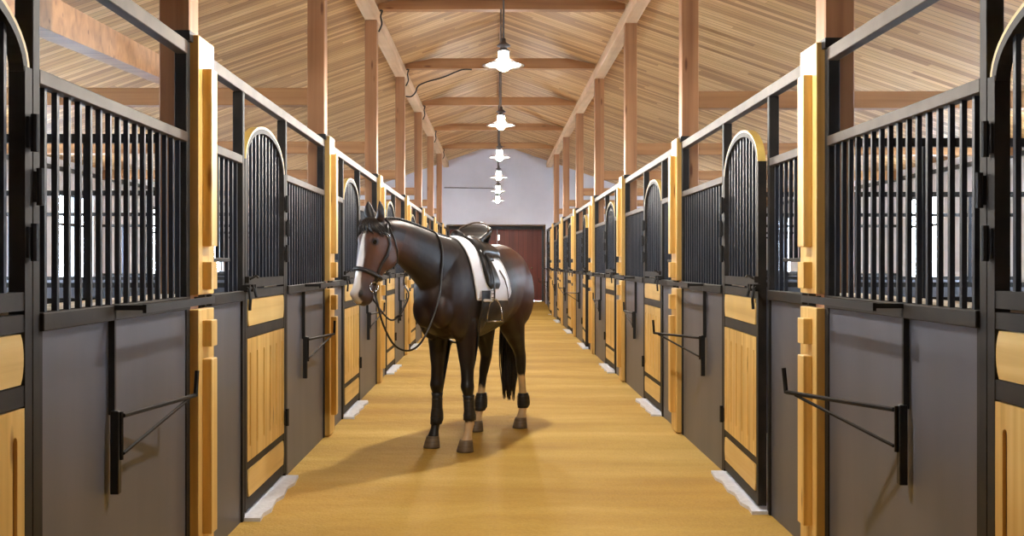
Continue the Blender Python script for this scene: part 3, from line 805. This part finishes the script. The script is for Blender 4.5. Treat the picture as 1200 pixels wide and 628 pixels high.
# hair
def strands(name, fn, n, segs, r0, parent, mat='hair'):
    bm = bmesh.new()
    for i in range(n):
        pts = fn(i/n)
        rr = [r0*(1-.75*(j/(len(pts)-1))**2) for j in range(len(pts))]
        tube(bm, pts, rr, 5)
    return obj(name, bm, M[mat], parent, True)
rt = random.Random(3)
def tail_s(q):
    a = rt.uniform(0, 2*PI); rr = math.sqrt(rt.random()); ln = rt.uniform(.88, 1.0)
    dv, du_ = math.cos(a)*rr, math.sin(a)*rr
    pts = []
    for j in range(15):
        s_ = j/14; z = 1.40 - (1.40-.20)*s_*ln if j else 1.42
        w = .03+.055*sst(0, .5, s_)-.02*sst(.75, 1, s_)
        back = -.855 - .045*math.sin(min(1, s_*2.2)*PI/2) + .045*s_
        pts.append((back+du_*w*.8+.008*math.sin(s_*9+a*3), -.055-.055*sst(.0, .5, s_)+dv*w+.006*math.sin(s_*7+a*5), z))
    return pts
strands('tail', tail_s, 130, 15, .009, horse)
def crest(u):
    h = bvh.ray_cast(Vector((u, interp([(.42, .03), (.76, .015), (.9, -.01), (1.02, -.04), (1.12, -.075), (1.22, -.11)], u)[0], 2.2)), Vector((0, 0, -1)))
    return h[0]
def mane_s(q):
    u = .50+.70*q; c = crest(u); l = rt.uniform(.10, .16); pts = []
    for j in range(6):
        s_ = j/5
        p = c + Vector((rt.uniform(-.004, .004)-.02*s_, .014-.085*s_-.02*s_*s_, .008+.022*math.sin(s_*PI*.6)-l*s_*s_*1.1))
        pts.append(p)
    h = []
    for p in pts:
        loc, nrm, idx, dist = bvh.find_nearest(p)
        if (p-loc).dot(nrm) < .006: p = loc+nrm*.006
        h.append(p)
    return h
strands('mane', mane_s, 130, 6, .008, horse)
def fore_s(q):
    a = rt.uniform(-1, 1); pts = []
    b0 = head_c(-.055)+HS*a*.025; l = rt.uniform(.08, .145)
    for j in range(7):
        s_ = j/6; t_ = -.05+l*s_
        phi = a*(.25+.75*s_)*1.45+.25*s_
        p = head_pt(max(-.03, t_), phi, .012+.012*math.sin(s_*PI)); p = p + HF*(.02*(1-s_))
        loc, nrm, idx, dist = bvh.find_nearest(p)
        if (p-loc).dot(nrm) < .007: p = loc+nrm*.008
        pts.append(p)
    return pts
strands('forelock', fore_s, 130, 7, .009, horse)

# ---- leg boots (each could be taken off: own objects in the horse's place)
def horse_obj(name, bm, mat, label=None, cat=None, group=None, smooth=True):
    o = obj(name, bm, M[mat], None, smooth); o.matrix_world = MH.copy()
    return setp(o, label, cat, group)
def boot(key, z0, z1, pad_, label, bell=False):
    bm = bmesh.new(); secs = []
    for i in range(9):
        q = i/8; z = z0+(z1-z0)*q; c, ru, rv = leg_c(key, z)
        e = pad_*(.55+.45*math.sin(q*PI)); c = c + U*(-.004)
        secs.append((c, U, V, ru+e, ru+e+.006, rv+e, 2.2))
    loft(bm, secs, 24)
    o = horse_obj('leg_boot', bm, 'boot', label, 'horse boot', 'boots on the horse legs')
    for q in (.2, .5, .8):
        st = bmesh.new()
        z = z0+(z1-z0)*q; c, ru, rv = leg_c(key, z); n = 20
        ring = [c+U*(-.006)+U*math.cos(2*PI*k/n)*(ru+pad_*.95+.001)+V*math.sin(2*PI*k/n)*(rv+pad_*.95) for k in range(n)]
        tube(st, ring, .0045, 6, closed=True); obj('strap', st, M['leather'], o, True)
    return o
boot('LF', .225, .41, .012, 'black brushing boot on the left foreleg above the pale pastern')
boot('RF', .17, .41, .011, 'black brushing boot on the dark right foreleg')
boot('LH', .165, .29, .013, 'black fetlock boot on the rearmost hind leg below the pale sock')
boot('RH', .165, .31, .014, 'black fetlock boot on the hind leg between forelegs and tail')

# ---- saddle pad and saddle wrapped on the back
def surf(u, th, off=0.0, zc=1.2):
    vc = interp([(-.5, -.04), (0, 0), (.5, .03)], u)[0]
    d = Vector((0, math.sin(th), math.cos(th))); o_ = Vector((u, vc, zc))
    h = bvh.ray_cast(o_+d*1.2, -d)
    return h[0]+d*off if h[0] is not None else o_+d*(.3+off)
def wrap(name, th0, th1, fu0, fu1, off, thick, mat, n=40, m=16, parent=None, label=None, cat=None, offf=None):
    bm = bmesh.new(); G = []
    for lay in (0, 1):
        g_ = []
        for i in range(n+1):
            th = th0+(th1-th0)*i/n; row = []
            for j in range(m+1):
                q = j/m; u = fu0(th)+(fu1(th)-fu0(th))*q
                e = min(1, 6*min(i, n-i)/n+.15, 6*min(j, m-j)/m+.15)
                o_ = off + (thick*e if lay else 0) + (offf(u, th) if offf else 0)
                row.append(bm.verts.new(surf(u, th, o_)))
            g_.append(row)
        G.append(g_)
    a, b = G
    for i in range(n):
        for j in range(m):
            bm.faces.new((a[i][j], a[i][j+1], a[i+1][j+1], a[i+1][j])); bm.faces.new((b[i][j], b[i+1][j], b[i+1][j+1], b[i][j+1]))
    for i in range(n):
        for j in (0, m): bm.faces.new((a[i][j], a[i+1][j], b[i+1][j], b[i][j]))
    for j in range(m):
        for i in (0, n): bm.faces.new((a[i][j], b[i][j], b[i][j+1], a[i][j+1]))
    o = obj(name, bm, M[mat], parent, True)
    if parent is None: o.matrix_world = MH.copy(); setp(o, label, cat)
    return o
D2 = math.radians
def f_front(th): a = abs(th)/D2(108); return .505 + .03*math.sin(a*PI) - .025*a**2.5
def f_back(th):
    a = abs(th)/D2(108); return .03 - .05*a - .085*a**3 + (.10*max(0, a-.86)/.14*max(0, a-.86)/.14)
pad = wrap('saddle_pad', -D2(108), D2(108), f_back, f_front, .004, .014, 'pad', 64, 24, None, 'white saddle pad under the black saddle', 'saddle pad')
# piping round the pad
pp = []
for i in range(49): th = -D2(108)+D2(216)*i/48; pp.append(surf(f_front(th), th, .012))
for i in range(49): th = D2(108)-D2(216)*i/48; pp.append(surf(f_back(th), th, .012))
obj('piping', tube(bmesh.new(), pp, .0045, 6, closed=True), M['pad'], pad, True)
saddle = empty('saddle', H0, HR, label='black leather riding saddle with stirrup on the horse\'s back', cat='saddle')
# seat shell: profile along u
SEAT = [(-.035, 1.68, .085, .09), (-.015, 1.718, .135, .05), (.03, 1.700, .150, .03), (.08, 1.650, .135, .015), (.15, 1.618, .115, .03), (.22, 1.615, .085, .05), (.29, 1.632, .075, .06), (.335, 1.655, .07, .055), (.36, 1.650, .055, .07)]
bm = bmesh.new(); rows = []
NU, NV = 34, 20
for lay in (0, 1):
    g_ = []
    for i in range(NU+1):
        u = -.035+.395*i/NU; z, hw, drop = interp(SEAT, u); vc = .01
        row = []
        for j in range(NV+1):
            q = -1+2*j/NV; cz = z - drop*abs(q)**2.2 - (.012*(1-q*q) if u < .25 else 0)
            zz = cz if lay else max(cz-.07-.03*(1-abs(q)), crest(max(u, .3) if False else u).z+.02) if True else cz
            if lay: pass
            row.append(bm.verts.new((u, vc+q*hw*(1 if lay == 0 else .9), cz if lay == 0 else cz-.055-.02*(1-abs(q)))))
        g_.append(row)
    rows.append(g_)
a, b = rows
for i in range(NU):
    for j in range(NV):
        bm.faces.new((a[i][j], a[i][j+1], a[i+1][j+1], a[i+1][j])); bm.faces.new((b[i][j], b[i+1][j], b[i+1][j+1], b[i][j+1]))
for i in range(NU):
    for j in (0, NV): bm.faces.new((a[i][j], a[i+1][j], b[i+1][j], b[i][j]))
for j in range(NV):
    for i in (0, NU): bm.faces.new((a[i][j], b[i][j], b[i][j+1], a[i][j+1]))
obj('seat', bm, M['leather'], saddle, True)
# piping along the cantle rim
rim = []
for i in range(25):
    q = -1+2*i/24; z, hw, drop = interp(SEAT, -.015+.09*abs(q)**3)
    rim.append((-.018+.09*abs(q)**3, .01+q*hw*1.0, z-drop*abs(q)**2.2+.004))
obj('cantle_rim', tube(bmesh.new(), rim, .007, 6), M['brownleather'], saddle, True)
for sg in (1, -1):
    sgn = sg
    wrap('panel', D2(8)*sg, D2(42)*sg, lambda t_: -.02, lambda t_: .37, .02, .05, 'leather', 12, 16, saddle)
    def a0(t_): a = (abs(t_)-D2(24))/D2(66); return .235 - .03*a - .06*max(0, a)**1.5 + .05*max(0, a-.82)/.18*max(0, a-.82)/.18
    def a1(t_): a = (abs(t_)-D2(24))/D2(66); return .36 + .03*math.sin(min(1, a)*PI) + .01 - .02*a - .04*max(0, a-.8)/.2*max(0, a-.8)/.2
    wrap('flap', D2(24)*sg, D2(90)*sg, a0, a1, .024, .012, 'leather', 26, 12, saddle)
    # skirt small flap at the top
    wrap('skirt', D2(18)*sg, D2(50)*sg, lambda t_: .20, lambda t_: .34-.05*(abs(t_)-D2(18))/D2(32), .042, .012, 'leather', 12, 8, saddle)
    # knee roll
    kr = [surf(.365+.01*math.sin(i/8*PI), D2(34+44*i/8)*sg, .042) for i in range(9)]
    obj('knee_roll', tube(bmesh.new(), kr, [.010, .014, .017, .018, .018, .018, .017, .014, .008], 8), M['leather'], saddle, True)
    # stirrup leather and iron
    pts = [surf(.30, D2(a_)*sg, .05) for a_ in (30, 45, 60, 75, 90)]
    last = pts[-1]; top_i = Vector((.31, last.y+.005*sg, 1.115)); pts.append(top_i)
    obj('stirrup_leather', tube(bmesh.new(), pts, .013, 6, flat=((0, sg, 0), .3)), M['leather'], saddle, True)
    c0 = top_i; hw_, hh = .056, .165; iron = []
    ax = Vector((-.44, .9*sg, 0)).normalized()
    for i in range(17):
        q = PI*i/16; iron.append(c0 + ax*(-hw_*math.cos(q)*(.75+.25*abs(math.cos(q)))) + Z*(-hh+.01+hh*math.sin(q)**.75))
    im = bmesh.new(); tube(im, iron, .0055, 8)
    wd = ax.cross(Z)
    e0, e1 = c0-ax*(hw_+.012)-Z*(hh-.008), c0+ax*(hw_+.012)-Z*(hh-.008)
    tube(im, [e0, e1], .013, 8, flat=((0, 0, 1), .5))
    ir = obj('stirrup', im, M['chrome'], saddle, True); ir['label'] = 'bright metal stirrup iron'
    bk = bmesh.new(); cc = surf(.315, D2(96)*sg, .045)
    for dz in (-.02, .012):
        rp = [cc+Vector((dx, 0, dz+dzz)) for dx, dzz in ((-.028, -.012), (.028, -.012), (.028, .012), (-.028, .012))]
        tube(bk, rp, .003, 6, closed=True)
    obj('buckle', bk, M['chrome'], saddle, True)
    # billet strap from the pad's rear
    sp_ = [surf(u_, D2(a_)*sg, .022) for u_, a_ in ((.13, 62), (.075, 76), (.035, 90), (.01, 103), (-.005, 113))]
    obj('strap', tube(bmesh.new(), sp_, .008, 6, flat=((0, 1, 0), .4)), M['brownleather'], saddle, True)
    kp = [surf(.31+.11*q/5, D2(107)*sg, .040) for q in range(6)]
    obj('keeper', tube(bmesh.new(), kp, .011, 6), M['pad'], saddle, True)
wrap('girth', D2(92), D2(268), lambda t_: .315+.02*math.cos(t_), lambda t_: .435+.02*math.cos(t_), .023, .011, 'boot', 44, 6, saddle)

# ---- bridle
bridle = empty('bridle', H0, HR, label='black leather bridle with bit rings on the horse\'s head', cat='bridle')
def on_head(t, phi, off):
    p = head_pt(t, phi, .10); d = (head_c(t)-p).normalized()
    h = bvh.ray_cast(p, d)
    return (h[0]-d*off) if h[0] is not None and (h[0]-head_c(t)).length < .22 else head_pt(t, phi, off)
def ringstrap(name, t, r_, off=.006, slope=0, phis=None, closed=True):
    n = 36; phis = phis or [2*PI*i/n for i in range(n)]
    pts = [on_head(t+slope*math.cos(p), p, off) for p in phis]
    return obj(name, tube(bmesh.new(), pts, r_, 8, closed=closed), M['leather'], bridle, True)
ringstrap('noseband', .355, .016, .006, -.012)
ringstrap('browband', .055, .010, .006, 0, [math.radians(a) for a in range(-100, 101, 10)], False)
for sg in (1, -1):
    pts = [on_head(t_, sg*math.radians(a_), .007) for t_, a_ in ((-.02, 100), (.05, 100), (.12, 112), (.2, 112), (.28, 108), (.36, 112), (.43, 118))]
    obj('cheek_strap', tube(bmesh.new(), pts, .0115, 6), M['leather'], bridle, True)
    pts = [on_head(t_, sg*math.radians(a_), .010) for t_, a_ in ((.0, 108), (.07, 128), (.14, 140), (.22, 150))] + [on_head(.26, sg*math.radians(175), .02)]
    obj('throat_strap', tube(bmesh.new(), pts, .006, 6), M['leather'], bridle, True)
    cc = on_head(.445, sg*math.radians(112), .012); ring = [cc + HAX*.034*math.cos(2*PI*i/24)+(-HF*.9+HS*sg*.15)*.034*math.sin(2*PI*i/24) for i in range(24)]
    br = obj('bit_ring', tube(bmesh.new(), ring, .005, 6, closed=True), M['chrome'], bridle, True); br['label'] = 'bright metal bit ring'
    cc = on_head(.065, sg*math.radians(101), .012); ring = [cc + HAX*.012*math.cos(2*PI*i/12)+HF*.010*math.sin(2*PI*i/12) for i in range(12)]
    obj('buckle', tube(bmesh.new(), ring, .003, 6, closed=True), M['chrome'], bridle, True)
pts = []
for a_ in range(-100, 101, 10):
    q = math.radians(a_); p = head_c(-.055) - HF*.045 + HS*math.sin(q)*.16 + Z*math.cos(q)*.16
    tgt = head_c(-.0)-HF*.045; d = (tgt-p).normalized(); h = bvh.ray_cast(p, d); pts.append(h[0]-d*.006 if h[0] is not None else p)
obj('headpiece', tube(bmesh.new(), pts, .009, 6), M['leather'], bridle, True)
# ---- reins
def pxray(px, py):
    return Vector(((px-580)/1270, 1, (308-py)/1270))
camo = Vector((0, 0, 1.4))
def smooth_pts(P, k=6):
    out = []
    for i in range(len(P)-1):
        a, b, c, d = P[max(i-1, 0)], P[i], P[i+1], P[min(i+2, len(P)-1)]
        for q in range(k):
            t_ = q/k; out.append(.5*((2*b) + (c-a)*t_ + (2*a-5*b+4*c-d)*t_*t_ + (-a+3*b-3*c+d)*t_**3))
    out.append(P[-1]); return out
def clear(P, m_=.008):
    out = []
    for p in P:
        loc, nrm, idx, dist = bvh.find_nearest(p)
        dd = (p-loc).dot(nrm)
        if dd < m_ and dist < .15: p = loc+nrm*m_
        out.append(p)
    return out
bitL = on_head(.47, math.radians(118), .014); bitR = on_head(.47, -math.radians(118), .014)
def wl(px, py, Y): d = pxray(px, py); return w2l(camo+d*Y)
left = [bitL, wl(443, 358, 7.42), wl(449, 380, 7.46), wl(461, 403, 7.52), wl(476, 411, 7.58), wl(490, 405, 7.64), wl(501, 388, 7.70), wl(511, 362, 7.76), wl(516, 340, 7.80), wl(517, 315, 7.84), wl(514, 296, 7.87), wl(508, 280, 7.90), crest(.74)+Vector((0, 0, .012))]
left = clear(smooth_pts([Vector(p) for p in left]))
cr_ = crest(.74)
right = [cr_+Vector((0, 0, .012)), cr_+Vector((.0, -.10, -.07)), cr_+Vector((.02, -.16, -.2)), Vector((.86, -.15, 1.27)), wl(479, 345, 7.72), wl(474, 360, 7.66), wl(467, 371, 7.6), wl(458, 375, 7.56), wl(448, 366, 7.52), wl(438, 352, 7.5), bitR]
right = clear(smooth_pts([Vector(p) for p in right]))
bm = bmesh.new(); tube(bm, left, .0075, 6); o = horse_obj('rein', bm, 'leather', 'black leather reins hanging in loops from the bit to the withers', 'reins')
bm = bmesh.new(); tube(bm, right, .0065, 6); obj('rein_strap', bm, M['leather'], o, True)
kn = wl(467, 371, 7.6); bm = bmesh.new(); tube(bm, [kn+Vector((0, -.03, -.01)), kn, kn+Vector((0, .03, .01))], [.006, .012, .006], 6); tube(bm, [kn+Z*.01, kn-Z*.045], .005, 6)
obj('knot', bm, M['leather'], o, True)

# ------------------------------------------------------------------ light and view
w = bpy.data.worlds.new('sky'); S.world = w; w.use_nodes = True; nt = w.node_tree
bg = nt.nodes['Background']
bg.inputs[0].default_value = (.80, .90, 1.0, 1); bg.inputs[1].default_value = 50.0
vs = S.view_settings; S.display_settings.display_device = 'sRGB'
vs.view_transform = 'Standard'; vs.look = 'None'; vs.gamma = 1; vs.use_curve_mapping = False; vs.exposure = 0.14
c = S.cycles
c.use_denoising = True; c.max_bounces = 10; c.diffuse_bounces = 6; c.glossy_bounces = 4; c.transparent_max_bounces = 8
c.caustics_reflective = False; c.caustics_refractive = False; c.sample_clamp_indirect = 6
